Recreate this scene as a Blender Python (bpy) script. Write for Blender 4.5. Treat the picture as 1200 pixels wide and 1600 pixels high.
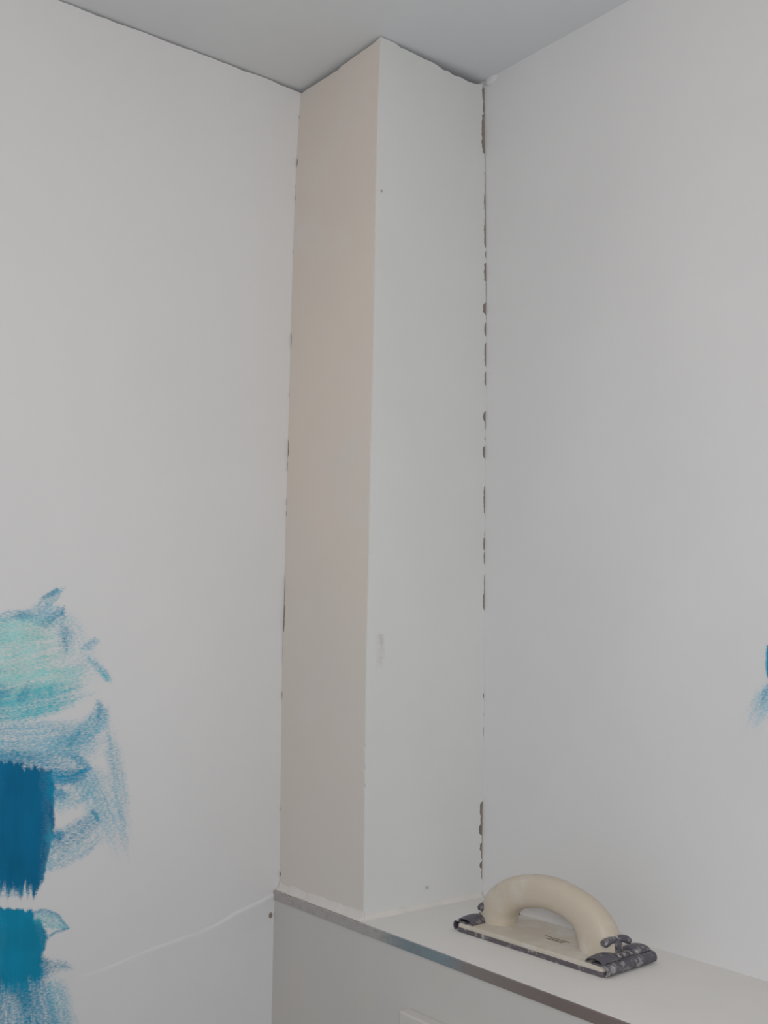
import bpy, bmesh, math, random
import numpy as np
from mathutils import Vector, Matrix, noise

for o in list(bpy.data.objects):
    bpy.data.objects.remove(o, do_unlink=True)
scene = bpy.context.scene
C = scene.collection
random.seed(7)

# ------------------------------------------------------------------ camera
RT = Vector((0.6190013294, 0.7853054828, 0.0115175071))
UP = Vector((0.0724679188, -0.0717112424, 0.9947893739))
FW = Vector((-0.7820394843, 0.6149412951, 0.1012988083))
CAM = Vector((1.30547667, -1.05290085, 1.6))
FPX = 1679.458
cd = bpy.data.cameras.new('camera')
cd.sensor_fit = 'VERTICAL'; cd.sensor_height = 36.0; cd.lens = FPX / 1600 * 36.0
cd.clip_start = 0.02
cam = bpy.data.objects.new('camera', cd); C.objects.link(cam)
m = Matrix((RT, UP, -FW)).transposed().to_4x4(); m.translation = CAM
cam.matrix_world = m
scene.camera = cam

# ------------------------------------------------------------------ world, lights, exposure
w = bpy.data.worlds.new('room_daylight'); scene.world = w; w.use_nodes = True
bg = w.node_tree.nodes['Background']
bg.inputs['Color'].default_value = (0.93, 0.96, 1.0, 1)
bg.inputs['Strength'].default_value = 0.245

def area(name, loc, target, size, power, color):
    l = bpy.data.lights.new(name, 'AREA'); l.shape = 'DISK'; l.size = size
    l.energy = power; l.color = color
    o = bpy.data.objects.new(name, l); C.objects.link(o)
    o.location = loc
    o.rotation_euler = (Vector(target) - Vector(loc)).to_track_quat('-Z', 'Y').to_euler()
    return o
# the camera's own flash, bounced soft, just above the lens
area('camera_flash', (1.36, -1.09, 1.70), (0.25, -0.22, 1.70), 0.16, 6.1, (0.955, 0.98, 1.0))
# added warm overhead light without a fixture, lifts ledge and upper walls
ll = bpy.data.lights.new('added_warm_light', 'POINT'); ll.energy = 3.3; ll.color = (1.0, 0.77, 0.58); ll.shadow_soft_size = 0.07
lo_ = bpy.data.objects.new('added_warm_light', ll); C.objects.link(lo_); lo_.location = (1.0, -0.95, 2.22)

scene.view_settings.view_transform = 'Standard'
scene.view_settings.look = 'None'
scene.view_settings.gamma = 1.0
scene.view_settings.use_curve_mapping = False
scene.view_settings.exposure = 0.0

# ------------------------------------------------------------------ helpers
def srgb(r, g, b):
    f = lambda c: (c / 255 / 12.92) if c <= 10.3 else ((c / 255 + 0.055) / 1.055) ** 2.4
    return (f(r), f(g), f(b), 1)

def new_mat(name):
    mt = bpy.data.materials.new(name); mt.use_nodes = True
    nt = mt.node_tree; p = nt.nodes['Principled BSDF']
    return mt, nt, p

def nd(nt, kind, **kw):
    n = nt.nodes.new(kind)
    for k, v in kw.items():
        if k in n.inputs: n.inputs[k].default_value = v
        else: setattr(n, k, v)
    return n

def coords(nt, scale=(1, 1, 1)):
    tc = nt.nodes.new('ShaderNodeTexCoord')
    mp = nt.nodes.new('ShaderNodeMapping'); mp.inputs['Scale'].default_value = scale
    nt.links.new(tc.outputs['Object'], mp.inputs['Vector'])
    return mp.outputs['Vector']

def mixc(nt, fac, a, b):
    n = nt.nodes.new('ShaderNodeMix'); n.data_type = 'RGBA'
    for i, v in ((0, fac), (6, a), (7, b)):
        if isinstance(v, (tuple, list, float, int)): n.inputs[i].default_value = v
        else: nt.links.new(v, n.inputs[i])
    return n.outputs[2]

def ramp(nt, fac, stops):
    r = nt.nodes.new('ShaderNodeValToRGB')
    while len(r.color_ramp.elements) < len(stops): r.color_ramp.elements.new(0.5)
    for e, (p, c) in zip(r.color_ramp.elements, stops):
        e.position = p; e.color = c if len(c) == 4 else (*c, 1)
    nt.links.new(fac, r.inputs[0])
    return r.outputs[0]

def plaster(name, ca, cb, big=2.2, fine=260, bump=0.12, rough=0.8, spec=0.25, cc=None):
    """painted / bare plaster: soft blotches between ca and cb, fine grain"""
    mt, nt, p = new_mat(name)
    v = coords(nt)
    n1 = nd(nt, 'ShaderNodeTexNoise', Scale=big, Detail=4.0, Roughness=0.55)
    nt.links.new(v, n1.inputs['Vector'])
    f = ramp(nt, n1.outputs['Fac'], [(0.35, (0, 0, 0)), (0.65, (1, 1, 1))])
    col = mixc(nt, f, ca, cb)
    if cc:
        n3 = nd(nt, 'ShaderNodeTexNoise', Scale=9.0, Detail=5.0, Roughness=0.6)
        nt.links.new(v, n3.inputs['Vector'])
        f3 = ramp(nt, n3.outputs['Fac'], [(0.52, (0, 0, 0)), (0.68, (1, 1, 1))])
        col = mixc(nt, f3, col, cc)
    nt.links.new(col, p.inputs['Base Color'])
    n2 = nd(nt, 'ShaderNodeTexNoise', Scale=fine, Detail=3.0, Roughness=0.6)
    nt.links.new(v, n2.inputs['Vector'])
    n4 = nd(nt, 'ShaderNodeTexNoise', Scale=14.0, Detail=3.0)
    nt.links.new(v, n4.inputs['Vector'])
    ad = nt.nodes.new('ShaderNodeMath'); ad.operation = 'MULTIPLY_ADD'
    nt.links.new(n4.outputs['Fac'], ad.inputs[0]); ad.inputs[1].default_value = 6.0
    nt.links.new(n2.outputs['Fac'], ad.inputs[2])
    bp = nd(nt, 'ShaderNodeBump', Strength=bump, Distance=0.001)
    nt.links.new(ad.outputs[0], bp.inputs['Height'])
    nt.links.new(bp.outputs['Normal'], p.inputs['Normal'])
    p.inputs['Roughness'].default_value = rough
    p.inputs['Specular IOR Level'].default_value = spec
    return mt

M = {}
M['white_l'] = plaster('white_wall_paint', srgb(225, 225, 226), srgb(230, 230, 231))
M['white_r'] = plaster('white_wall_paint_warm', srgb(221, 221, 222), srgb(227, 227, 228))
M['white_c'] = plaster('white_boxing_paint', srgb(218, 219, 218), srgb(225, 226, 225))
M['beige'] = plaster('bare_pink_plaster', srgb(228, 217, 207), srgb(222, 213, 204), cc=srgb(224, 217, 210))
nt = M['beige'].node_tree; p = nt.nodes['Principled BSDF']; old = p.inputs['Base Color'].links[0].from_socket
v = coords(nt); sx = nt.nodes.new('ShaderNodeSeparateXYZ'); nt.links.new(v, sx.inputs[0])
nz0 = nd(nt, 'ShaderNodeTexNoise', Scale=7.0, Detail=5.0, Roughness=.6); nt.links.new(v, nz0.inputs['Vector'])
ma = nt.nodes.new('ShaderNodeMath'); ma.operation = 'MULTIPLY_ADD'; nt.links.new(nz0.outputs['Fac'], ma.inputs[0]); ma.inputs[1].default_value = 1.1
nt.links.new(sx.outputs[2], ma.inputs[2])          # thin white primer rubbed over the lower half
mr = nt.nodes.new('ShaderNodeMapRange'); nt.links.new(ma.outputs[0], mr.inputs[0])
mr.inputs[1].default_value = 1.65; mr.inputs[2].default_value = 2.50; mr.inputs[3].default_value = .62; mr.inputs[4].default_value = 0.0
nt.links.new(mixc(nt, mr.outputs[0], old, srgb(219, 216, 212)), p.inputs['Base Color'])
M['ceil'] = plaster('ceiling_paint', srgb(218, 220, 222), srgb(222, 224, 225))
M['core'] = plaster('grey_mortar', srgb(134, 123, 115), srgb(150, 140, 131), big=40)
M['ledge'] = plaster('dusty_white_board', srgb(224, 222, 219), srgb(229, 227, 225), big=5)
M['panel'] = plaster('front_panel_paint', srgb(204, 201, 197), srgb(209, 207, 204), cc=srgb(209, 204, 199))
M['panel_filler'] = plaster('cream_filler', srgb(221, 218, 213), srgb(226, 223, 219), big=30)
M['floor'] = plaster('screed_floor', srgb(196, 194, 190), srgb(206, 204, 200), big=6)
M['plate'] = plaster('white_plastic', srgb(212, 208, 203), srgb(216, 213, 209), bump=0.02, rough=0.4, spec=0.5)

def obj(name, bm, mat, parent=None, smooth=False):
    me = bpy.data.meshes.new(name); bm.normal_update(); bm.to_mesh(me); bm.free()
    for k in (mat if isinstance(mat, (list, tuple)) else [mat]):
        me.materials.append(M[k])
    if smooth:
        for p in me.polygons: p.use_smooth = True
    o = bpy.data.objects.new(name, me); C.objects.link(o)
    if parent: o.parent = parent
    return o

def box(bm, x0, x1, y0, y1, z0, z1, mi=0):
    v = [bm.verts.new((x, y, z)) for x in (x0, x1) for y in (y0, y1) for z in (z0, z1)]
    for q in ((0, 1, 3, 2), (4, 6, 7, 5), (0, 4, 5, 1), (2, 3, 7, 6), (0, 2, 6, 4), (1, 5, 7, 3)):
        f = bm.faces.new([v[i] for i in q]); f.material_index = mi
    return v

def bev(bm, w, seg=2):
    bmesh.ops.bevel(bm, geom=list(bm.edges), offset=w, segments=seg, affect='EDGES', profile=0.5)

def table(tab):
    tab = sorted(tab)
    def f(t):
        if t <= tab[0][0]: return tab[0][1]
        for (a, b), (c, d) in zip(tab, tab[1:]):
            if t <= c: return b + (d - b) * (t - a) / (c - a)
        return tab[-1][1]
    return f

def n1(t, s): return noise.noise(Vector((t * s, 3.7, 1.3)))

def mark(o, label, cat=None, kind=None):
    o['label'] = label
    if cat: o['category'] = cat
    if kind: o['kind'] = kind
    return o

# room sizes (metres): corner of the two walls at x = 0, y = 0
A, B = 0.19735, 0.19934          # boxing: width along the right wall, depth from it
ZC, ZL = 2.40, 1.22609           # ceiling, top of ledge
YF = -0.21525                    # front of ledge
XE, YE = 2.3, -2.1               # how far the walls run
T = 0.12

# ------------------------------------------------------------------ floor, ceiling, walls
bm = bmesh.new(); box(bm, -T, XE, YE, T, -0.1, 0.0)
mark(obj('floor', bm, 'floor'), 'plain grey screed floor of the small room', kind='structure')
bm = bmesh.new(); box(bm, -T, XE, YE, T, ZC, ZC + 0.1)
mark(obj('ceiling', bm, 'ceil'), 'flat pale grey ceiling above the two walls', kind='structure')
bm = bmesh.new(); box(bm, -T, XE, 0.0, T, 0.0, ZC)
wall_right = mark(obj('wall_right', bm, 'white_r'), 'white plastered wall behind the ledge and sanding float', kind='structure')

# left wall: plaster skin with a ragged top edge, 8 mm in front of the core
bm = bmesh.new()
gap = table([(-2.1, .0006), (-.72, .0006), (-.60, .0012), (-.52, .0026), (-.50, .0028), (-.45, .0018), (-.40, .0026), (-.36, .0018),
             (-.30, .0030), (-.26, .0020), (-.22, .0040), (-.19, .0048), (0, .004)])
ys = [YE + (0 - YE) * i / 900 for i in range(901)]
tops = [ZC - max(.0003, gap(y) + .0010 * n1(y, 60) + .0006 * n1(y, 190)) for y in ys]
fr = [bm.verts.new((0, y, 0)) for y in ys]; ft = [bm.verts.new((0, y, t - .0006)) for y, t in zip(ys, tops)]
fb = [bm.verts.new((-.0008, y, t)) for y, t in zip(ys, tops)]
bk = [bm.verts.new((-.010, y, t)) for y, t in zip(ys, tops)]
for i in range(900):
    bm.faces.new((fr[i], fr[i + 1], ft[i + 1], ft[i]))
    bm.faces.new((ft[i], ft[i + 1], fb[i + 1], fb[i]))
    bm.faces.new((fb[i], fb[i + 1], bk[i + 1], bk[i]))
box(bm, -T, -.009, YE, 0, 0, ZC, mi=1)
wall_left = mark(obj('wall_left', bm, ['white_l', 'core']), 'white plastered wall with blue test brush strokes', kind='structure')

# ------------------------------------------------------------------ boxed-in column
dy = table([(2.402, .0031), (2.286, -.0022), (2.131, -.0054), (1.998, -.0059), (1.837, -.0072), (1.742, -.0077), (1.640, -.0082),
            (1.566, -.0092), (1.453, -.0086), (1.339, -.0068), (1.236, -.0058)])
da = table([(2.402, -.0015), (2.277, .0009), (2.102, .0034), (1.923, .0033), (1.821, .0016), (1.666, .0014), (1.460, 0), (1.312, -.0021), (1.243, -.0025)])
def yz(py): return ZC - (py - 125) / (1380 - 125) * (2.402 - 1.243)     # height on the column of a picture row

def segs(lst, unit):
    """crack widths as (first row, last row, width px); zero between them"""
    L = [(yz(b), yz(a), wd * unit) for a, b, wd in lst]
    def f(z):
        g = 0
        for z0, z1, wd in L:
            if z0 - .002 < z < z1 + .002:
                e = min(1, (z - z0 + .002) / .004, (z1 + .002 - z) / .004)
                e2 = .78 + .22 * math.sin(math.pi * min(1, max(0, (z - z0) / (z1 - z0 + 1e-6))))
                g = max(g, wd * e * e2)
        return g
    return f
gapR = segs([(128, 160, 4.6), (158, 181, 3.4), (182, 248, 6.2), (248, 262, 1.2), (262, 277, .8), (278, 283, 2.4), (283, 318, 1.6), (314, 342, 3.2), (342, 358, 2),
             (355, 402, 3.6), (408, 420, 1.8), (428, 458, 4.2), (456, 492, 1.2), (493, 511, 5.5), (510, 523, .7), (524, 545, 3.2), (557, 593, 3), (603, 624, 2.8),
             (666, 681, 5), (680, 693, 1.8), (706, 709, 3), (720, 738, 5), (782, 824, 2.7), (851, 861, 1.2), (861, 881, 2.7), (884, 902, 2.2),
             (918, 950, 1.4), (946, 972, 3.2), (1098, 1105, 2.2), (1128, 1131, 1.2), (1148, 1162, .8), (1259, 1281, 5), (1279, 1296, 4),
             (1291, 1308, 5.5), (1306, 1320, 1.2), (1319, 1331, 5), (1329, 1343, 2.2), (1346, 1357, 4), (1357, 1372, 1.6)], .00108)
gapL = segs([(170, 176, 1.6), (244, 260, 2.2), (290, 296, 1), (306, 316, 1.2), (398, 406, 1), (535, 561, 1.5), (632, 640, 1), (708, 736, 2.0), (738, 758, 1.1), (802, 812, 1.5),
             (820, 830, 1.2), (922, 975, 1.8), (966, 1010, 2.6), (1010, 1060, .9), (1100, 1112, 1.4), (1274, 1282, 1.2), (1370, 1378, 2.2), (1386, 1392, 2.2)], .0016)
gapTR = table([(0, .001), (.1, .0008), (.14, .001), (.18, .003), (.3, .0035), (.4, .0045), (.5, .0045), (.56, .0062), (.60, .0078), (.645, .0066), (.68, .0085), (.73, .009),
               (.76, .0075), (.85, .009), (.93, .008), (.97, .006), (1, .0045)])
gapTL = table([(0, .006), (.06, .0045), (.2, .0055), (.45, .0062), (.5, .0068), (.54, .0048), (.7, .0042), (.9, .0036), (1, .0022)])

def chip(z):      # wobble of the arris
    c = .0007 * n1(z, 45) + .0004 * n1(z, 160)
    for zz, d in ((yz(1195), .0016), (yz(1219), .0022), (yz(1165), .0014), (yz(303), .001), (yz(797), .0014), (yz(62), .002)):
        c += d * math.exp(-((z - zz) / .004) ** 2)
    return max(.0005, c + .0007)

def skin(pos, nrm, nx, nz, gl, gr, gt, mat, name, label, parent):
    """plaster skin: grid from left edge to right edge; pos(s, z, off), real thickness behind it"""
    bm = bmesh.new(); g = []
    for j in range(nz + 1):
        row = []
        for i in range(nx + 1):
            s = i / nx
            top = ZC - gt(s) * 1.3 - .0011 * abs(n1(s + (9 if nrm.x else 0), 22)) - .0005 * n1(s, 70)
            z = ZL + (top - ZL) * j / nz
            row.append(bm.verts.new(pos(s, z)))
        g.append(row)
    for j in range(nz):
        for i in range(nx):
            bm.faces.new((g[j][i], g[j][i + 1], g[j + 1][i + 1], g[j + 1][i]))
    d = -nrm * .007
    rim = [g[0][i] for i in range(nx + 1)] + [g[j][nx] for j in range(1, nz + 1)] + \
          [g[nz][i] for i in range(nx - 1, -1, -1)] + [g[j][0] for j in range(nz - 1, 0, -1)]
    bk = [bm.verts.new(v.co + d) for v in rim]
    for k in range(len(rim)):
        q = (k + 1) % len(rim)
        f = bm.faces.new((rim[q], rim[k], bk[k], bk[q]))
    o = obj(name, bm, mat, parent)
    o['label'] = label
    return o

column = bpy.data.objects.new('pipe_boxing', None); C.objects.link(column)
column.location = (A / 2, -B / 2, ZL)
mark(column, 'tall square boxed-in column in the corner, cracked along its joints', 'boxing', 'structure')
column_inv = Matrix.Translation(column.location).inverted()
def under_column(o):
    o.parent = column; o.matrix_parent_inverse = column_inv; return o

def pl(s, z):
    x0 = gapL(z) * (1 + .3 * n1(z, 220)); x1 = A + da(z) - chip(z)
    return (x0 + (x1 - x0) * s, -B + dy(z), z)
def pr(s, z):
    y0 = -B + dy(z) + chip(z) * .8; y1 = -gapR(z) * (1 + .35 * n1(z, 260)) - .0001
    return (A + da(z), y0 + (y1 - y0) * s, z)
under_column(skin(pl, Vector((0, -1, 0)), 60, 760, gapL, None, gapTL, 'beige', 'side_panel', 'bare pinkish beige plaster face', None))
under_column(skin(pr, Vector((1, 0, 0)), 60, 760, None, gapR, gapTR, 'white_c', 'front_panel', 'white painted plaster face', None))
bm = bmesh.new()
N = 40
lv = []
for j in range(N + 1):
    z = ZL + (ZC - .014 - ZL) * j / N
    x1, y0 = A + da(z) - .0065, -B + dy(z) + .0065
    lv.append([bm.verts.new(p) for p in ((0.0, y0, z), (x1, y0, z), (x1, 0.0, z), (0.0, 0.0, z))])
for j in range(N):
    for k in range(4):
        q = (k + 1) % 4
        bm.faces.new((lv[j][k], lv[j][q], lv[j + 1][q], lv[j + 1][k]))
bm.faces.new(lv[0][::-1]); bm.faces.new(lv[N])
under_column(obj('mortar_core', bm, 'core'))
bm = bmesh.new(); lv = []
for j in range(N + 1):
    z = ZL + (ZC - .010 - ZL) * j / N; x1 = A + da(z)
    lv.append([bm.verts.new(p) for p in ((x1 - .0066, -.0078, z), (x1 - .0006, -.0006, z), (x1 - .0006, 0, z), (x1 - .0066, 0, z))])
for j in range(N):
    for k in range(4):
        q = (k + 1) % 4
        bm.faces.new((lv[j][k], lv[j][q], lv[j + 1][q], lv[j + 1][k]))
bm.faces.new(lv[0][::-1]); bm.faces.new(lv[N])
under_column(obj('crack_bed', bm, 'core'))
bm = bmesh.new(); lv = []
for j in range(N + 1):
    z = ZL + (ZC - .010 - ZL) * j / N; y1 = -B + dy(z)
    lv.append([bm.verts.new(p) for p in ((.0002, y1 + .0006, z), (.0078, y1 + .0066, z), (.0002, y1 + .0066, z))])
for j in range(N):
    for k in range(3):
        q = (k + 1) % 3
        bm.faces.new((lv[j][k], lv[j][q], lv[j + 1][q], lv[j + 1][k]))
bm.faces.new(lv[0][::-1]); bm.faces.new(lv[N])
under_column(obj('crack_bed', bm, 'core'))

# filler bead along the foot of the boxing
def foot(p0, p1, out, name, size, mat):
    p0, p1, out = Vector(p0), Vector(p1), Vector(out); n = 90
    bm = bmesh.new(); rows = []
    for i in range(n + 1):
        t = i / n; c = p0.lerp(p1, t)
        k = size * (1 + .35 * n1(t + out.x * 5, 9) + .15 * n1(t, 28))
        prof = ((-.001, .0105), (.0004, .0100), (.0012, .0060), (.0036, .0026), (.0075, .0004), (.0080, -.0004), (-.001, -.0004))
        rows.append([bm.verts.new(c + out * (o_ * k if o_ > 0 else o_) + Vector((0, 0, h_ * k if h_ > 0 else h_))) for o_, h_ in prof])
    for r0, r1 in zip(rows, rows[1:]):
        for j in range(7): bm.faces.new((r0[j], r0[(j + 1) % 7], r1[(j + 1) % 7], r1[j]))
    bm.faces.new(rows[0]); bm.faces.new(rows[-1][::-1])
    bmesh.ops.recalc_face_normals(bm, faces=bm.faces)
    under_column(obj(name, bm, mat, None, smooth=True))
zf = ZL + .001
foot((0.0005, -B + dy(zf), ZL), (A + da(zf) + .001, -B + dy(zf), ZL), (0, -1, 0), 'foot_bead', .85, 'panel_filler')
foot((A + da(zf), -B + dy(zf) - .002, ZL), (A + da(zf), -.0005, ZL), (1, 0, 0), 'foot_bead', .6, 'panel_filler')

# ------------------------------------------------------------------ ledge
ledge = bpy.data.objects.new('ledge', None); C.objects.link(ledge)
mark(ledge, 'white boxed-in ledge along the right wall with a grey front edge strip', 'ledge', 'structure')
bm = bmesh.new(); box(bm, 0.0, XE, YF + .0035, 0.0, ZL - .018, ZL); bmesh.ops.bevel(bm, geom=[e for e in bm.edges if abs(e.verts[0].co.y - YF) < .01 and abs(e.verts[1].co.y - YF) < .01 and e.verts[0].co.z > ZL - .001 and e.verts[1].co.z > ZL - .001], offset=.0008, segments=2, affect='EDGES')
obj('top_board', bm, 'ledge', ledge)
# edge strip: room reflections painted into its colour as blue and brown bands
mt, nt, p = new_mat('painted_reflection_strip')
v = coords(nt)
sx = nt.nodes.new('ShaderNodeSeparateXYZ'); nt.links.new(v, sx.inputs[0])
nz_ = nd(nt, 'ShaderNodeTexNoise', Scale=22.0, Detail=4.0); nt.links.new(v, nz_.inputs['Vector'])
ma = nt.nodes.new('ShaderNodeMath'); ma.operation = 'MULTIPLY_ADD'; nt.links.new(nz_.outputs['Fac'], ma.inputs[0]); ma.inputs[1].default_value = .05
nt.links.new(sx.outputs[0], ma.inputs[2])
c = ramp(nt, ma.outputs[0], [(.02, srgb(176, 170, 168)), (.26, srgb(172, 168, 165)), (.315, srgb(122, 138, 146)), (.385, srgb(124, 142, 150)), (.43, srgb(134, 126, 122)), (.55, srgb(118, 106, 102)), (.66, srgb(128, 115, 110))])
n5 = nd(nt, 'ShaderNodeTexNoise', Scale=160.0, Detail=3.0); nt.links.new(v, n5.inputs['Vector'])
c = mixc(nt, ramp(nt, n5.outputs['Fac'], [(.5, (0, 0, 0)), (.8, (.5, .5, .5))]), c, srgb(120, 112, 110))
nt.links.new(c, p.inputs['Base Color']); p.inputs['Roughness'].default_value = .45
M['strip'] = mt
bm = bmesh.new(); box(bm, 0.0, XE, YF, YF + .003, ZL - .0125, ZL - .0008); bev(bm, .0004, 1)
mark(obj('edge_strip', bm, 'strip', ledge), 'narrow grey edge strip with painted blue and brown reflections')
bm = bmesh.new(); box(bm, 0.0, XE, YF + .002, YF + .0145, 0.0, ZL - .0128)
obj('front_panel', bm, 'panel', ledge)
bm = bmesh.new(); box(bm, 0.0, XE, YF + .005, -.0005, 1.0, 1.02)
obj('bearer', bm, 'panel', ledge)

# plate standing proud of the front panel, only its top corner in the picture
plate = bpy.data.objects.new('wall_plate', None); C.objects.link(plate); plate.location = (.297, YF + .002, 0.985)
mark(plate, 'white rectangular plate on the panel below the ledge, cut off by the frame', 'plate')
bm = bmesh.new(); box(bm, 0, .24, -.016, 0, 0, .165); bev(bm, .002, 3); obj('plate_body', bm, 'plate', plate)
for x0 in (.02, .125):
    bm = bmesh.new(); box(bm, x0, x0 + .095, -.019, -.0155, .025, .135); bev(bm, .0012, 2); obj('button', bm, 'plate', plate)

# ------------------------------------------------------------------ paint: brush strokes
def ray(px, py): return RT * ((px - 600) / FPX) - UP * ((py - 800) / FPX) + FW
def on_left(px, py):
    d = ray(px, py); q = CAM + d * (-CAM.x / d.x); return (q.y, q.z)
def on_right(px, py):
    d = ray(px, py); q = CAM + d * (-CAM.y / d.y); return (q.x, q.z)
def on_front(px, py):
    d = ray(px, py); q = CAM + d * ((A - CAM.x) / d.x); return (q.y, q.z)

def conv_grid(surface, X, Y):
    """picture grid -> points lying on the wall plane"""
    D = [RT[k] * ((X - 600) / FPX) - UP[k] * ((Y - 800) / FPX) + FW[k] for k in range(3)]
    if surface == 'R': t = -CAM.y / D[1]
    elif surface == 'L': t = -CAM.x / D[0]
    else: t = (A - CAM.x) / D[0]
    return [CAM[k] + D[k] * t for k in range(3)]

def vnoise(x, y, seed):
    """smooth value noise in -1..1"""
    xi, yi = np.floor(x).astype(np.int64), np.floor(y).astype(np.int64)
    fx, fy = x - xi, y - yi
    fx, fy = fx * fx * (3 - 2 * fx), fy * fy * (3 - 2 * fy)
    def h(i, j):
        n = (i * 374761393 + j * 668265263 + int(seed) * 982451653) & 0x7fffffff
        n = ((n ^ (n >> 13)) * 1274126177) & 0x7fffffff
        n = (n ^ (n >> 16)) & 0xffff
        return n / 32767.5 - 1
    return (h(xi, yi) * (1 - fx) + h(xi + 1, yi) * fx) * (1 - fy) + (h(xi, yi + 1) * (1 - fx) + h(xi + 1, yi + 1) * fx) * fy

PAINTS = {'deep_blue': (srgb(0, 110, 154), 1), 'teal_blue': (srgb(8, 140, 178), 1), 'wash': (srgb(8, 146, 188), 0), 'mid_blue': (srgb(30, 150, 188), 0), 'pale_blue': (srgb(92, 178, 206), 0),
          'mint': (srgb(132, 214, 212), 0), 'teal': (srgb(72, 188, 204), 0), 'grey': (srgb(196, 188, 182), 0), 'brown': (srgb(150, 122, 106), 0)}

def paint_on(plaster_mat, name):
    """the wall's own plaster with pigment laid over it where the brush left any"""
    mt = M[plaster_mat].copy(); mt.name = name; nt = mt.node_tree; p = nt.nodes['Principled BSDF']
    base = p.inputs['Base Color'].links[0].from_socket
    at = nt.nodes.new('ShaderNodeAttribute'); at.attribute_name = 'cover'
    pc = nt.nodes.new('ShaderNodeAttribute'); pc.attribute_name = 'pigment'
    def mad(x, mul, add):
        q = nt.nodes.new('ShaderNodeMath'); q.operation = 'MULTIPLY_ADD'
        nt.links.new(x, q.inputs[0])
        for i, v in ((1, mul), (2, add)):
            if isinstance(v, (int, float)): q.inputs[i].default_value = v
            else: nt.links.new(v, q.inputs[i])
        return q.outputs[0]
    g = nd(nt, 'ShaderNodeTexNoise', Scale=1.0, Detail=3.0, Roughness=.65)
    nt.links.new(coords(nt, (330, 210, 560)), g.inputs['Vector'])
    # the grain of the wall shows most where the paint is thin: weight 4 c (1 - c)
    inv = mad(at.outputs['Fac'], -1.0, 1.0)
    wt = nd(nt, 'ShaderNodeMath', operation='MULTIPLY'); nt.links.new(at.outputs['Fac'], wt.inputs[0]); nt.links.new(inv, wt.inputs[1])
    f = mad(wt.outputs[0], mad(g.outputs['Fac'], GRAIN, -GRAIN / 2), at.outputs['Fac'])
    cl = nt.nodes.new('ShaderNodeClamp'); nt.links.new(f, cl.inputs[0])
    nt.links.new(mixc(nt, cl.outputs[0], base, pc.outputs['Color']), p.inputs['Base Color'])
    M[name] = mt
GRAIN = 9.0
paint_on('white_l', 'brushed_wall_left'); paint_on('white_r', 'brushed_wall_right'); paint_on('white_c', 'stained_boxing')

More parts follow.
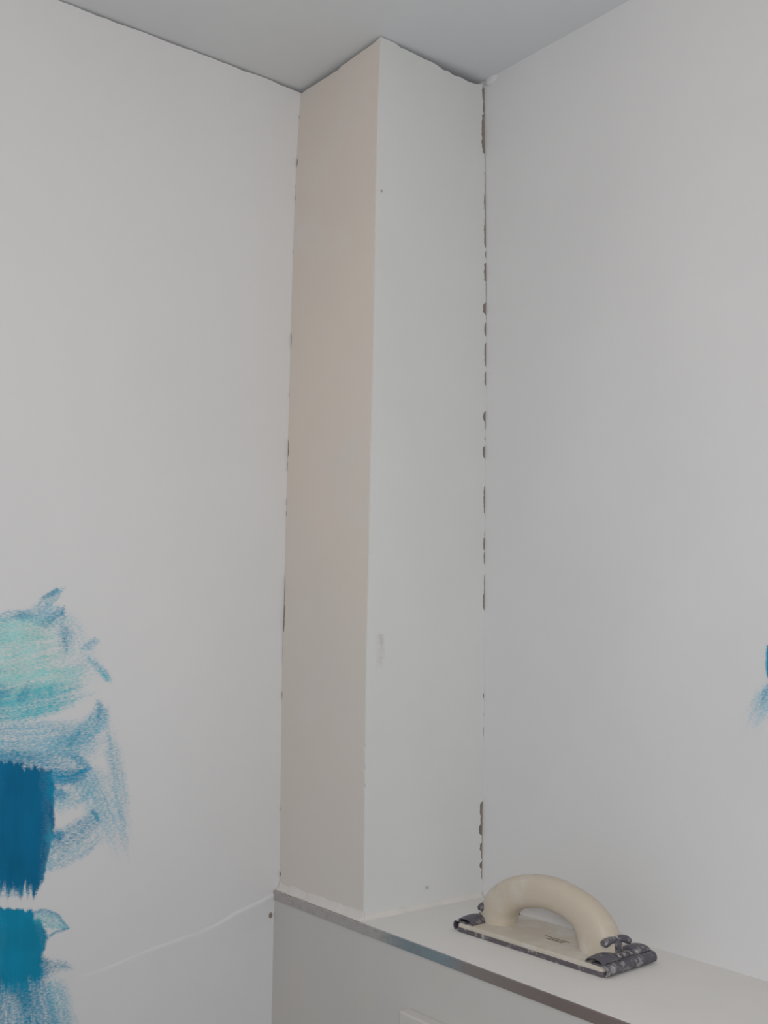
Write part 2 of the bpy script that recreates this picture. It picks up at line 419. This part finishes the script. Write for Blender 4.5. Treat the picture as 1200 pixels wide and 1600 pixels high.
def brush_patch(surface, strokes, x0, x1, y0, y1, mat, parent, name, label, step=1.0, seed=1):
    """lay the strokes one over the other on a fine grid on the wall and keep the painted cells as one paint film"""
    xs = np.arange(x0, x1 + step / 2, step); ys_ = np.arange(y0, y1 + step / 2, step)
    X, Y = np.meshgrid(xs, ys_)
    cover = np.zeros_like(X); pig = np.zeros(X.shape + (3,))
    for si, (pts, width, cv, pt, fade, edge) in enumerate(strokes):
        sd = seed * 97 + si * 13
        ws = list(width) if isinstance(width, (list, tuple)) else [width] * len(pts)
        P = [Vector(p) for p in pts]
        P = [P[0] * 2 - P[1]] + P + [P[-1] * 2 - P[-2]]
        n = 12 * (len(pts) - 1)
        cen, hw = [], []
        for i in range(n + 1):
            t = i / n * (len(pts) - 1); k = min(int(t), len(pts) - 2); f = t - k
            p0, p1, p2, p3 = P[k:k + 4]
            c = .5 * ((2 * p1) + (p2 - p0) * f + (2 * p0 - 5 * p1 + 4 * p2 - p3) * f * f + (3 * p1 - p0 - 3 * p2 + p3) * f ** 3)
            cen.append((c.x, c.y)); hw.append((ws[k] + (ws[k + 1] - ws[k]) * f) / 2)
        cen = np.array(cen); hw = np.array(hw); mx = hw.max() + 3
        ia = np.searchsorted(xs, cen[:, 0].min() - mx); ib = np.searchsorted(xs, cen[:, 0].max() + mx)
        ja = np.searchsorted(ys_, cen[:, 1].min() - mx); jb = np.searchsorted(ys_, cen[:, 1].max() + mx)
        if ib <= ia or jb <= ja: continue
        x, y = X[ja:jb, ia:ib], Y[ja:jb, ia:ib]
        x = x + 2.0 * vnoise(x / 11, y / 11, sd) ; y = y + 2.0 * vnoise(x / 11, y / 11, sd + 5)
        best = np.full(x.shape, 1e9); T_ = np.zeros(x.shape); Sg = np.zeros(x.shape); H = np.ones(x.shape)
        seg = np.diff(cen, axis=0); ln = np.hypot(seg[:, 0], seg[:, 1]) + 1e-9; acc = np.concatenate([[0], np.cumsum(ln)])
        for i in range(n):
            dx, dy_ = x - cen[i, 0], y - cen[i, 1]
            u0 = (dx * seg[i, 0] + dy_ * seg[i, 1]) / ln[i]
            u = np.clip(u0, 0, ln[i])
            if i == 0: u = np.minimum(u0, ln[i])
            if i == n - 1: u = np.maximum(u0, 0)
            cr_ = (dx * -seg[i, 1] + dy_ * seg[i, 0]) / ln[i]
            d = np.hypot(dx - u * seg[i, 0] / ln[i], dy_ - u * seg[i, 1] / ln[i])
            mk = d < best
            best[mk] = d[mk]; T_[mk] = (acc[i] + u)[mk]; Sg[mk] = cr_[mk]; H[mk] = (hw[i] + (hw[i + 1] - hw[i]) * (u / ln[i]))[mk]
        L = acc[-1]; t = T_ / L; s = Sg / H
        br = .6 * vnoise(Sg / 3.2, T_ / 60, sd + 1) + .4 * vnoise(Sg / 1.3, T_ / 35, sd + 2)      # bristle tracks
        rag = .07 * vnoise(Sg / 4.5, T_ * 0, sd + 3) + .04 * vnoise(Sg / 1.6, T_ * 0, sd + 4)
        a = np.clip((t + rag * .35) / fade[0], 0, 1) if fade[0] > 0 else 1.0
        b = np.clip((1 - t + rag) / fade[1], 0, 1) if fade[1] > 0 else np.ones_like(t)
        e = np.clip((1 - np.abs(s) + .06 * vnoise(T_ / 6, Sg * 0, sd + 6)) / edge, 0, 1)
        dry = PAINTS[pt][1]
        prof = a * b * e
        prof = prof * prof * (3 - 2 * prof)
        al = cv * prof
        al = np.clip(al + br * (.12 if dry else .55) * al * (1.15 - al) * (1.6 if not dry else 1), 0, 1)
        c0 = cover[ja:jb, ia:ib]; col = np.array(PAINTS[pt][0][:3])
        tot = c0 + (1 - c0) * al
        wn_ = np.where(tot > 1e-5, al / np.maximum(tot, 1e-5), 0)[..., None]
        tone = 1 + .10 * vnoise(x / 23, y / 30, sd + 8)[..., None] + .05 * br[..., None]
        pig[ja:jb, ia:ib] = pig[ja:jb, ia:ib] * (1 - wn_) + col * tone * wn_
        cover[ja:jb, ia:ib] = tot
    G = conv_grid(surface, X, Y)
    keep = cover > .012
    cell = keep[:-1, :-1] | keep[1:, :-1] | keep[:-1, 1:] | keep[1:, 1:]
    ny_, nx_ = X.shape
    used = np.zeros(X.shape, bool); used[:-1, :-1] |= cell; used[1:, :-1] |= cell; used[:-1, 1:] |= cell; used[1:, 1:] |= cell
    idx = -np.ones(X.shape, np.int64); idx[used] = np.arange(used.sum())
    lift = .00025
    if surface == 'L': co = np.stack([np.full(X.shape, lift), G[1], G[2]], -1)
    elif surface == 'R': co = np.stack([G[0], np.full(X.shape, -lift), G[2]], -1)
    else: co = np.stack([A + lift + np.vectorize(da)(G[2]), G[1], G[2]], -1)
    co = co[used]
    j, i = np.nonzero(cell)
    F = np.stack([idx[j, i], idx[j + 1, i], idx[j + 1, i + 1], idx[j, i + 1]], -1)
    me = bpy.data.meshes.new(name)
    me.from_pydata(co.tolist(), [], F.tolist()); me.update()
    at = me.attributes.new('cover', 'FLOAT', 'POINT'); at.data.foreach_set('value', cover[used].astype(np.float32))
    pc = np.ones((int(used.sum()), 4), np.float32); pc[:, :3] = pig[used]
    at = me.attributes.new('pigment', 'FLOAT_COLOR', 'POINT'); at.data.foreach_set('color', pc.ravel())
    me.materials.append(M[mat])
    o = bpy.data.objects.new(name, me); C.objects.link(o)
    if parent is column: under_column(o)
    else: o.parent = parent
    o['label'] = label
    return o

S_ = [  # picture points, width, cover, paint, fade in / out, soft edge
    # pale veils first
    ([(120, 1180), (160, 1265), (196, 1350)], [56, 74, 46], .42, 'pale_blue', (.2, .45), .8),
    ([(166, 1110), (182, 1210), (202, 1340)], [26, 38, 26], .40, 'pale_blue', (.3, .4), .8),
    ([(-60, 1160), (30, 1158), (120, 1148), (170, 1135)], [84, 82, 72, 50], .50, 'pale_blue', (0, .35), .5),
    ([(162, 1096), (148, 1130), (105, 1162), (50, 1190)], [26, 50, 52, 36], .48, 'pale_blue', (.1, .3), .7),
    ([(80, 1196), (130, 1172), (172, 1148)], 52, .34, 'pale_blue', (.2, .4), .8),
    ([(90, 1066), (130, 1036), (165, 1030)], 70, .22, 'pale_blue', (.3, .4), .9),
    ([(60, 960), (110, 985), (125, 1030)], 60, .20, 'pale_blue', (.3, .4), .9),
    # mint field
    ([(-60, 1003), (20, 990), (70, 984), (118, 980)], [72, 70, 60, 50], .62, 'mint', (0, .4), .6),
    ([(-60, 1046), (20, 1038), (75, 1025), (125, 1012)], [72, 66, 60, 50], .50, 'mint', (0, .4), .6),
    ([(-60, 1082), (20, 1076), (90, 1060), (158, 1050)], [60, 56, 52, 36], .56, 'mint', (0, .4), .6),
    ([(-60, 1114), (30, 1106), (95, 1090), (152, 1072)], [62, 60, 56, 36], .66, 'teal', (0, .35), .6),
    ([(20, 1086), (70, 1074), (120, 1066)], [24, 26, 20], .42, 'teal', (.3, .4), .8),
    ([(-60, 1094), (5, 1080), (34, 1070)], [56, 44, 20], .66, 'mid_blue', (0, .5), .8),
    ([(28, 1102), (38, 1080), (52, 1060)], [22, 24, 14], .46, 'mid_blue', (.2, .3), .8),
    ([(-60, 1052), (-5, 1048), (26, 1046)], 9, .55, 'mid_blue', (0, .4), .7),
    ([(-60, 975), (20, 962), (55, 957), (93, 924)], [22, 22, 30, 22], .42, 'pale_blue', (0, .08), .6),
    ([(14, 966), (42, 960), (60, 964)], [12, 18, 14], .50, 'mid_blue', (.4, .4), .9),
    ([(58, 938), (76, 930), (92, 920)], [10, 14, 12], .58, 'mid_blue', (.5, .06), .8),
    ([(46, 980), (72, 960), (92, 942)], [22, 24, 16], .40, 'pale_blue', (.3, .15), .7),
    ([(56, 990), (80, 968), (104, 952)], [24, 32, 20], .48, 'mid_blue', (.5, .1), .9),
    ([(96, 960), (102, 1000), (98, 1036)], [32, 34, 26], .42, 'mid_blue', (.4, .4), .9),
    ([(122, 1018), (138, 1010), (153, 998)], [16, 22, 18], .44, 'pale_blue', (.4, .12), .8),
    ([(130, 1020), (156, 1046), (174, 1064)], [16, 22, 16], .48, 'pale_blue', (.4, .12), .8),
    ([(150, 1044), (162, 1054), (172, 1064)], [12, 15, 11], .46, 'teal', (.4, .15), .8),
    ([(150, 1092), (158, 1112), (148, 1142)], [16, 20, 16], .46, 'mid_blue', (.15, .5), .9),
    ([(100, 1172), (112, 1158), (136, 1140)], [16, 20, 16], .40, 'mid_blue', (.3, .5), .9),
    # deep blue block
    ([(-60, 1184), (20, 1186), (80, 1190), (116, 1186)], [46, 44, 40, 30], .62, 'mid_blue', (0, .3), .9),
    ([(-40, 1186), (-40, 1290), (-42, 1402)], 70, 1.0, 'deep_blue', (.04, .10), .2),
    ([(4, 1187), (6, 1290), (2, 1398)], 70, 1.0, 'deep_blue', (.04, .09), .2),
    ([(34, 1194), (36, 1290), (34, 1402)], [60, 66, 50], 1.0, 'deep_blue', (.05, .09), .2),
    ([(60, 1196), (62, 1290), (50, 1396)], [48, 52, 26], .97, 'deep_blue', (.05, .10), .2),
    ([(62, 1212), (84, 1213), (112, 1212), (144, 1200)], [40, 46, 42, 20], .80, 'wash', (.3, .2), .7),
    ([(96, 1176), (118, 1185), (143, 1203)], [16, 26, 16], .52, 'mid_blue', (.4, .12), .8),
    ([(70, 1236), (90, 1240), (110, 1243)], [34, 36, 24], .74, 'wash', (.1, .4), .8),
    ([(82, 1266), (125, 1238), (172, 1204)], [34, 44, 40], .38, 'pale_blue', (.1, .5), .7),
    ([(74, 1322), (112, 1306), (160, 1268)], [52, 46, 26], .46, 'mid_blue', (.05, .25), .6),
    ([(78, 1312), (92, 1304), (106, 1298)], [30, 36, 24], .60, 'wash', (.2, .5), .9),
    ([(140, 1262), (149, 1274), (156, 1286)], [12, 16, 12], .58, 'mid_blue', (.3, .3), .9),
    ([(72, 1356), (120, 1332), (170, 1294)], [26, 32, 26], .36, 'pale_blue', (.05, .4), .6),
    ([(74, 1270), (78, 1330), (62, 1390)], [16, 18, 16], .34, 'pale_blue', (.2, .4), .9),
    ([(-20, 1392), (20, 1394), (60, 1390)], [26, 26, 20], .26, 'pale_blue', (0, .3), .9),
    # lower block
    ([(-42, 1420), (-40, 1480), (-38, 1560)], 70, 1.0, 'teal_blue', (.03, .2), .2),
    ([(2, 1418), (6, 1480), (8, 1562)], [62, 68, 70], 1.0, 'teal_blue', (.03, .22), .2),
    ([(30, 1420), (36, 1480), (38, 1558)], [44, 66, 70], 1.0, 'teal_blue', (.03, .22), .25),
    ([(48, 1432), (53, 1466), (50, 1490)], [24, 48, 40], .97, 'teal_blue', (.1, .12), .25),
    ([(34, 1515), (66, 1512), (104, 1512)], [56, 46, 30], .72, 'teal_blue', (.1, .5), .7),
    ([(80, 1505), (100, 1510), (120, 1512)], [22, 24, 18], .34, 'mid_blue', (.3, .5), .9),
    ([(50, 1434), (80, 1440), (108, 1450)], [26, 34, 8], .44, 'teal', (.1, .06), .5),
    ([(44, 1426), (78, 1425), (108, 1449)], [8, 10, 8], .62, 'mid_blue', (.2, .05), .8),
    ([(70, 1464), (90, 1457), (108, 1450)], [7, 8, 6], .42, 'mid_blue', (.2, .1), .8),
    ([(-40, 1530), (-35, 1575), (-30, 1640)], 80, .62, 'mid_blue', (.15, .1), .5),
    ([(8, 1530), (16, 1575), (24, 1640)], 80, .56, 'mid_blue', (.15, .1), .5),
    ([(46, 1525), (58, 1570), (70, 1640)], [62, 68, 72], .60, 'mid_blue', (.15, .1), .6),
    ([(78, 1520), (92, 1565), (104, 1640)], [48, 52, 58], .50, 'pale_blue', (.25, .1), .7),
    ([(30, 1535), (40, 1560), (44, 1590)], [60, 56, 40], .55, 'teal_blue', (.1, .6), .7),
]
brush_patch('L', [q for q in S_ if max(p[1] for p in q[0]) < 1405], -60, 216, 908, 1412, 'brushed_wall_left', wall_left, 'brush_marks', 'mint and deep blue trial brush marks', seed=3)
brush_patch('L', [q for q in S_ if max(p[1] for p in q[0]) >= 1405], -60, 150, 1413, 1635, 'brushed_wall_left', wall_left, 'brush_marks', 'teal blue trial patch streaking downwards', seed=5)
brush_patch('R', [
    ([(1238, 1056), (1205, 1086), (1166, 1142)], [52, 54, 36], .38, 'pale_blue', (.1, .45), .7),
    ([(1214, 1056), (1197, 1085), (1182, 1116)], [18, 20, 16], .46, 'mid_blue', (.1, .5), .9),
    ([(1208, 1006), (1209, 1035), (1212, 1068)], [24, 31, 24], .95, 'mid_blue', (.08, .12), .35),
    ([(1230, 1002), (1232, 1040), (1234, 1082)], 40, 1.0, 'deep_blue', (.06, .12), .3)], 1155, 1262, 995, 1150, 'brushed_wall_right', wall_right, 'brush_marks', 'bright blue trial brush mark', seed=8)
brush_patch('F', [([(594, 986), (595, 1015), (594, 1050)], [12, 14, 11], .42, 'grey', (.06, .2), .6),
                  ([(592, 296), (593.5, 298), (595, 300)], 4.5, .8, 'brown', (.2, .2), .8),
                  ([(666, 1388), (671, 1389), (675, 1391)], 7, .35, 'brown', (.3, .3), .8)], 585, 690, 280, 1400, 'stained_boxing', column, 'stain', 'faint grey and brown smears', seed=9)

# raised filler line running down the left wall, and a small plug hole near the ledge
pts = [(427, 1399), (400, 1413), (370, 1428), (340, 1446), (310, 1459), (280, 1470), (250, 1481), (220, 1492), (180, 1510), (140, 1524), (110, 1534)]
hh = [.8, .9, .85, .6, .3, .45, .55, .25, .4, .25, .0]
bm = bmesh.new(); rows = []
P = [Vector(on_left(*p)) for p in pts]
for i in range((len(P) - 1) * 8 + 1):
    t = i / 8; k = min(int(t), len(P) - 2); f = t - k
    c_ = P[k].lerp(P[k + 1], f); h_ = hh[k] + (hh[k + 1] - hh[k]) * f; h_ *= 1 + .25 * n1(t, 3)
    d = (P[k + 1] - P[k]).normalized(); nn = Vector((d.y, -d.x)); nn = nn if nn.y > 0 else -nn
    c_ = c_ + nn * (.0012 * n1(t, .8))
    rows.append([bm.verts.new((max(.00002, h_ * hz), c_.x + nn.x * o_, c_.y + nn.y * o_)) for o_, hz in ((.0035, 0), (.0018, .0012), (.0002, .0021), (-.0030, .0017), (-.012, .0009), (-.03, 0))])
for r0, r1 in zip(rows, rows[1:]):
    for j in range(5): bm.faces.new((r0[j], r1[j], r1[j + 1], r0[j + 1]))
o = obj('filler_ridge', bm, 'white_l', wall_left, smooth=True)
bm = bmesh.new()
c0 = Vector(on_left(422.5, 1430)); ring = []
for rr, xx in ((1.0, .0001), (.8, .0012), (.45, .0017), (.15, .0019)):
    ring.append([bm.verts.new((xx, c0.x + .0032 * rr * math.cos(k * math.pi / 7), c0.y + .0042 * rr * math.sin(k * math.pi / 7))) for k in range(14)])
for r0, r1 in zip(ring, ring[1:]):
    for k in range(14): bm.faces.new((r0[k], r0[(k + 1) % 14], r1[(k + 1) % 14], r1[k]))
bm.faces.new(ring[-1])
mark(obj('screw_head', bm, 'core', wall_left), 'small dark screw head')

# filler lump where boxing, wall and ceiling meet
bm = bmesh.new(); bmesh.ops.create_icosphere(bm, subdivisions=3, radius=1)
for v_ in bm.verts:
    c_ = v_.co; k = 1 + .25 * noise.noise(c_ * 2.3)
    v_.co = Vector((A + .012 + c_.x * .013 * k, -.0002 + c_.y * .0026 * k, ZC - .003 + c_.z * .008 * k))
obj('filler_lump', bm, 'white_r', wall_right, smooth=True)

# ------------------------------------------------------------------ hand sanding float
def plastic(name, base, dust, amount, rough=.55, metal=0.0, scale=60):
    mt, nt, p = new_mat(name)
    v = coords(nt)
    a = nd(nt, 'ShaderNodeTexNoise', Scale=scale, Detail=5.0, Roughness=.65); nt.links.new(v, a.inputs['Vector'])
    f = ramp(nt, a.outputs['Fac'], [(.62 - amount, (0, 0, 0)), (.80 - amount, (1, 1, 1))])
    nt.links.new(mixc(nt, f, base, dust), p.inputs['Base Color'])
    p.inputs['Roughness'].default_value = rough
    mm = nd(nt, 'ShaderNodeMath', operation='MULTIPLY_ADD'); nt.links.new(f, mm.inputs[0]); mm.inputs[1].default_value = -metal; mm.inputs[2].default_value = metal
    nt.links.new(mm.outputs[0], p.inputs['Metallic'])
    M[name] = mt
plastic('cream_plastic', srgb(205, 193, 176), srgb(212, 205, 194), .12, .5, 0, 24)
plastic('base_plastic', srgb(206, 197, 184), srgb(214, 209, 201), .16, .6, 0, 40)
plastic('dark_rubber', srgb(98, 92, 98), srgb(176, 172, 170), .09, .7, 0, 130)
plastic('dusty_steel', srgb(98, 95, 104), srgb(190, 187, 185), .09, .42, .35, 85)
plastic('dusty_bolt', srgb(110, 106, 110), srgb(205, 202, 198), .16, .5, .2, 120)
plastic('faint_ink', srgb(120, 112, 106), srgb(190, 182, 172), .05, .7, 0, 300)

sander = bpy.data.objects.new('sanding_float', None); C.objects.link(sander)
sander.location = (.4085, -.0935, ZL); sander.rotation_euler.z = math.radians(2.1)
mark(sander, 'cream plastic hand sander with arched handle and metal clamps lying on the ledge', 'hand sander')
HL, HW = .1115, .0445
def slab(hl, hw, z0, z1, r, bevw):
    bm = bmesh.new(); vs = []
    for cx, cy, a0 in ((hl - r, hw - r, 0), (-hl + r, hw - r, 90), (-hl + r, -hw + r, 180), (hl - r, -hw + r, 270)):
        for k in range(7):
            a = math.radians(a0 + 15 * k); vs.append((cx + r * math.cos(a), cy + r * math.sin(a)))
    lo = [bm.verts.new((x, y, z0)) for x, y in vs]; hi = [bm.verts.new((x, y, z1)) for x, y in vs]
    bm.faces.new(lo[::-1]); ft = bm.faces.new(hi)
    for k in range(len(vs)):
        q = (k + 1) % len(vs); bm.faces.new((lo[k], lo[q], hi[q], hi[k]))
    if bevw: bmesh.ops.bevel(bm, geom=list(ft.edges), offset=bevw, segments=3, affect='EDGES')
    return bm
obj('sanding_pad', slab(HL, HW, 0, .0052, .004, .0008), 'dark_rubber', sander)
obj('base_plate', slab(HL - .001, HW - .001, .0052, .0105, .004, .0018), 'base_plastic', sander)

# handle: swept section between an outer and an inner curve (x, z about the middle of the base)
outer = [(-.106, .009), (-.1055, .018), (-.103, .0285), (-.092, .047), (-.064, .0655), (-.027, .076), (.009, .078), (.040, .0725), (.067, .0625), (.085, .0485), (.0945, .0345), (.098, .020), (.099, .009)]
inner = [(-.060, .009), (-.0595, .0125), (-.057, .0205), (-.047, .030), (-.036, .035), (-.027, .0375), (-.004, .041), (.021, .0385), (.034, .034), (.040, .0305), (.045, .022), (.0475, .0145), (.0495, .009)]
wid = [.0205, .0195, .0185, .0175, .017, .0165, .0165, .0165, .017, .0175, .0185, .0195, .0205]
def cr(L, t):
    k = min(int(t), len(L) - 2); f = t - k
    g = lambda i: Vector(L[max(0, min(len(L) - 1, i))]) if isinstance(L[0], tuple) else L[max(0, min(len(L) - 1, i))]
    p0, p1, p2, p3 = g(k - 1), g(k), g(k + 1), g(k + 2)
    return .5 * ((2 * p1) + (p2 - p0) * f + (2 * p0 - 5 * p1 + 4 * p2 - p3) * f * f + (3 * p1 - p0 - 3 * p2 + p3) * f ** 3)
bm = bmesh.new(); rings = []
NS, NR = 72, 28
for i in range(NS + 1):
    t = i / NS * (len(outer) - 1)
    po, pi_, wy = cr(outer, t), cr(inner, t), cr(wid, t)
    cn = (po + pi_) / 2; hv = (po - pi_) / 2
    rg = []
    for k in range(NR):
        a = 2 * math.pi * k / NR
        ca, sa = math.cos(a), math.sin(a)
        ex = .82                                        # slightly squared section
        u_, v_ = math.copysign(abs(ca) ** ex, ca), math.copysign(abs(sa) ** ex, sa)
        q = cn + hv * u_
        rg.append(bm.verts.new((q.x, wy * v_, q.y)))
    rings.append(rg)
for r0, r1 in zip(rings, rings[1:]):
    for k in range(NR):
        q = (k + 1) % NR; bm.faces.new((r0[k], r0[q], r1[q], r1[k]))
bm.faces.new(rings[0][::-1]); bm.faces.new(rings[-1])
bmesh.ops.recalc_face_normals(bm, faces=bm.faces)
obj('handle', bm, 'cream_plastic', sander, smooth=True)

# faint moulded print on the base beneath the handle
bm = bmesh.new()
for yy, runs in ((-.002, ((-.012, -.002), (0.0, .010), (.012, .024))), (-.0062, ((.000, .006), (.0075, .012), (.0135, .021))), (-.0095, ((-.004, .003), (.005, .020)))):
    for x0, x1 in runs:
        box(bm, x0 + .006, x1 + .006, yy - .0009, yy + .0009, .0103, .01075)
obj('moulded_print', bm, 'faint_ink', sander)

def prism(bm, prof, y0, y1, closed=True, bow=0.0, ny=8):
    """profile (x, z) swept along y"""
    rows = []
    for j in range(ny + 1):
        y = y0 + (y1 - y0) * j / ny
        k = 1 - bow * (2 * j / ny - 1) ** 2
        rows.append([bm.verts.new((x, y, .0105 + (z - .0105) * k if z > .0105 else z)) for x, z in prof])
    n = len(prof)
    for r0, r1 in zip(rows, rows[1:]):
        for k in range(n):
            q = (k + 1) % n; bm.faces.new((r0[k], r1[k], r1[q], r0[q]))
    bm.faces.new(rows[0]); bm.faces.new(rows[-1][::-1])
    bmesh.ops.recalc_face_normals(bm, faces=bm.faces)

def thick(curve, t):
    """closed profile of sheet metal t thick along an open curve"""
    up, lo = [], []
    for i, (x, z) in enumerate(curve):
        a = Vector(curve[max(0, i - 1)]); b = Vector(curve[min(len(curve) - 1, i + 1)])
        d = (b - a).normalized(); n = Vector((-d.y, d.x))
        up.append((x + n.x * t / 2, z + n.y * t / 2)); lo.append((x - n.x * t / 2, z - n.y * t / 2))
    return up + lo[::-1]

def make_clamp(sgn, label):
    """sheet-metal clamp across one end: lip over the edge, two rolled jaws, bridge, stud and wing nut"""
    root = bpy.data.objects.new('clamp', None); C.objects.link(root); root.parent = sander
    root.location = (sgn * HL, 0, 0); root.rotation_euler.z = 0 if sgn > 0 else math.pi
    root['label'] = label
    # lip: plate top, rolls over the end and back in
    lip = [(-.016, .0118), (-.008, .0120), (-.002, .0122), (.0025, .0112), (.0048, .0085), (.0052, .0055), (.0042, .0030), (.0022, .0018)]
    bm = bmesh.new(); prism(bm, thick(lip, .0016), -.0435, .0435); obj('lip', bm, 'dusty_steel', root)
    # rolled jaws
    arc = [(-.0255, .0112)] + [(-.013 - .0115 * math.cos(a), .0122 + .0064 * math.sin(a)) for a in [math.pi * k / 12 for k in range(0, 12)]] + [(-.0008, .0132)]
    for y0, y1 in ((-.0425, -.012), (.012, .0425)):
        bm = bmesh.new(); prism(bm, thick(arc, .0014), y0, y1, bow=.25, ny=10); obj('jaw', bm, 'dusty_steel', root)
    # bridge between the jaws
    br = [(-.024, .0112), (-.018, .0150), (-.010, .0158), (-.003, .0138)]
    bm = bmesh.new(); prism(bm, thick(br, .0016), -.014, .014); obj('bridge', bm, 'dusty_bolt', root)
    # rivets
    for yy in (-.006, .006):
        bm = bmesh.new(); bmesh.ops.create_uvsphere(bm, u_segments=12, v_segments=8, radius=.0026)
        for v_ in bm.verts: v_.co = Vector((v_.co.x - .005, v_.co.y + yy, v_.co.z * .7 + .0152))
        obj('rivet', bm, 'dusty_steel', root, smooth=True)
    # stud
    bm = bmesh.new(); bmesh.ops.create_cone(bm, cap_ends=True, segments=14, radius1=.0026, radius2=.0024, depth=.020)
    for v_ in bm.verts: v_.co += Vector((-.0165, 0, .0225))
    obj('stud', bm, 'dusty_bolt', root)
    # wing nut: hub with two curled wings
    wn = bmesh.new()
    bmesh.ops.create_cone(wn, cap_ends=True, segments=16, radius1=.0062, radius2=.0052, depth=.0125)
    for v_ in wn.verts: v_.co += Vector((0, 0, .0225))
    for s in (-1, 1):
        cur = [(s * .001, .0275), (s * .005, .0285), (s * .0095, .0285), (s * .0135, .0272), (s * .0168, .0250), (s * .0180, .0228)]
        rows = []
        for i, (x, z) in enumerate(cur):
            a = Vector(cur[max(0, i - 1)]); b = Vector(cur[min(5, i + 1)]); d = (b - a).normalized(); n = Vector((-d.y, d.x))
            th = (.0040, .0040, .0040, .0042, .0040, .0024)[i]; ww = (.0034, .0046, .0058, .0064, .0058, .0034)[i]
            rows.append([wn.verts.new((x + n.x * th * math.cos(q), ww * math.sin(q), z + n.y * th * math.cos(q))) for q in [2 * math.pi * k / 12 for k in range(12)]])
        for r0, r1 in zip(rows, rows[1:]):
            for k in range(12): wn.faces.new((r0[k], r0[(k + 1) % 12], r1[(k + 1) % 12], r1[k]))
        wn.faces.new(rows[0]); wn.faces.new(rows[-1])
    bmesh.ops.recalc_face_normals(wn, faces=wn.faces)
    bmesh.ops.rotate(wn, verts=wn.verts, cent=(0, 0, 0), matrix=Matrix.Rotation(math.radians(78 if sgn > 0 else 84), 3, 'Z'))
    for v_ in wn.verts: v_.co.x -= .0165
    obj('wing_nut', wn, 'dusty_steel', root, smooth=True)
    return root
make_clamp(1, 'dusty dark metal clamp at the right end')
make_clamp(-1, 'dusty dark metal clamp at the left end')
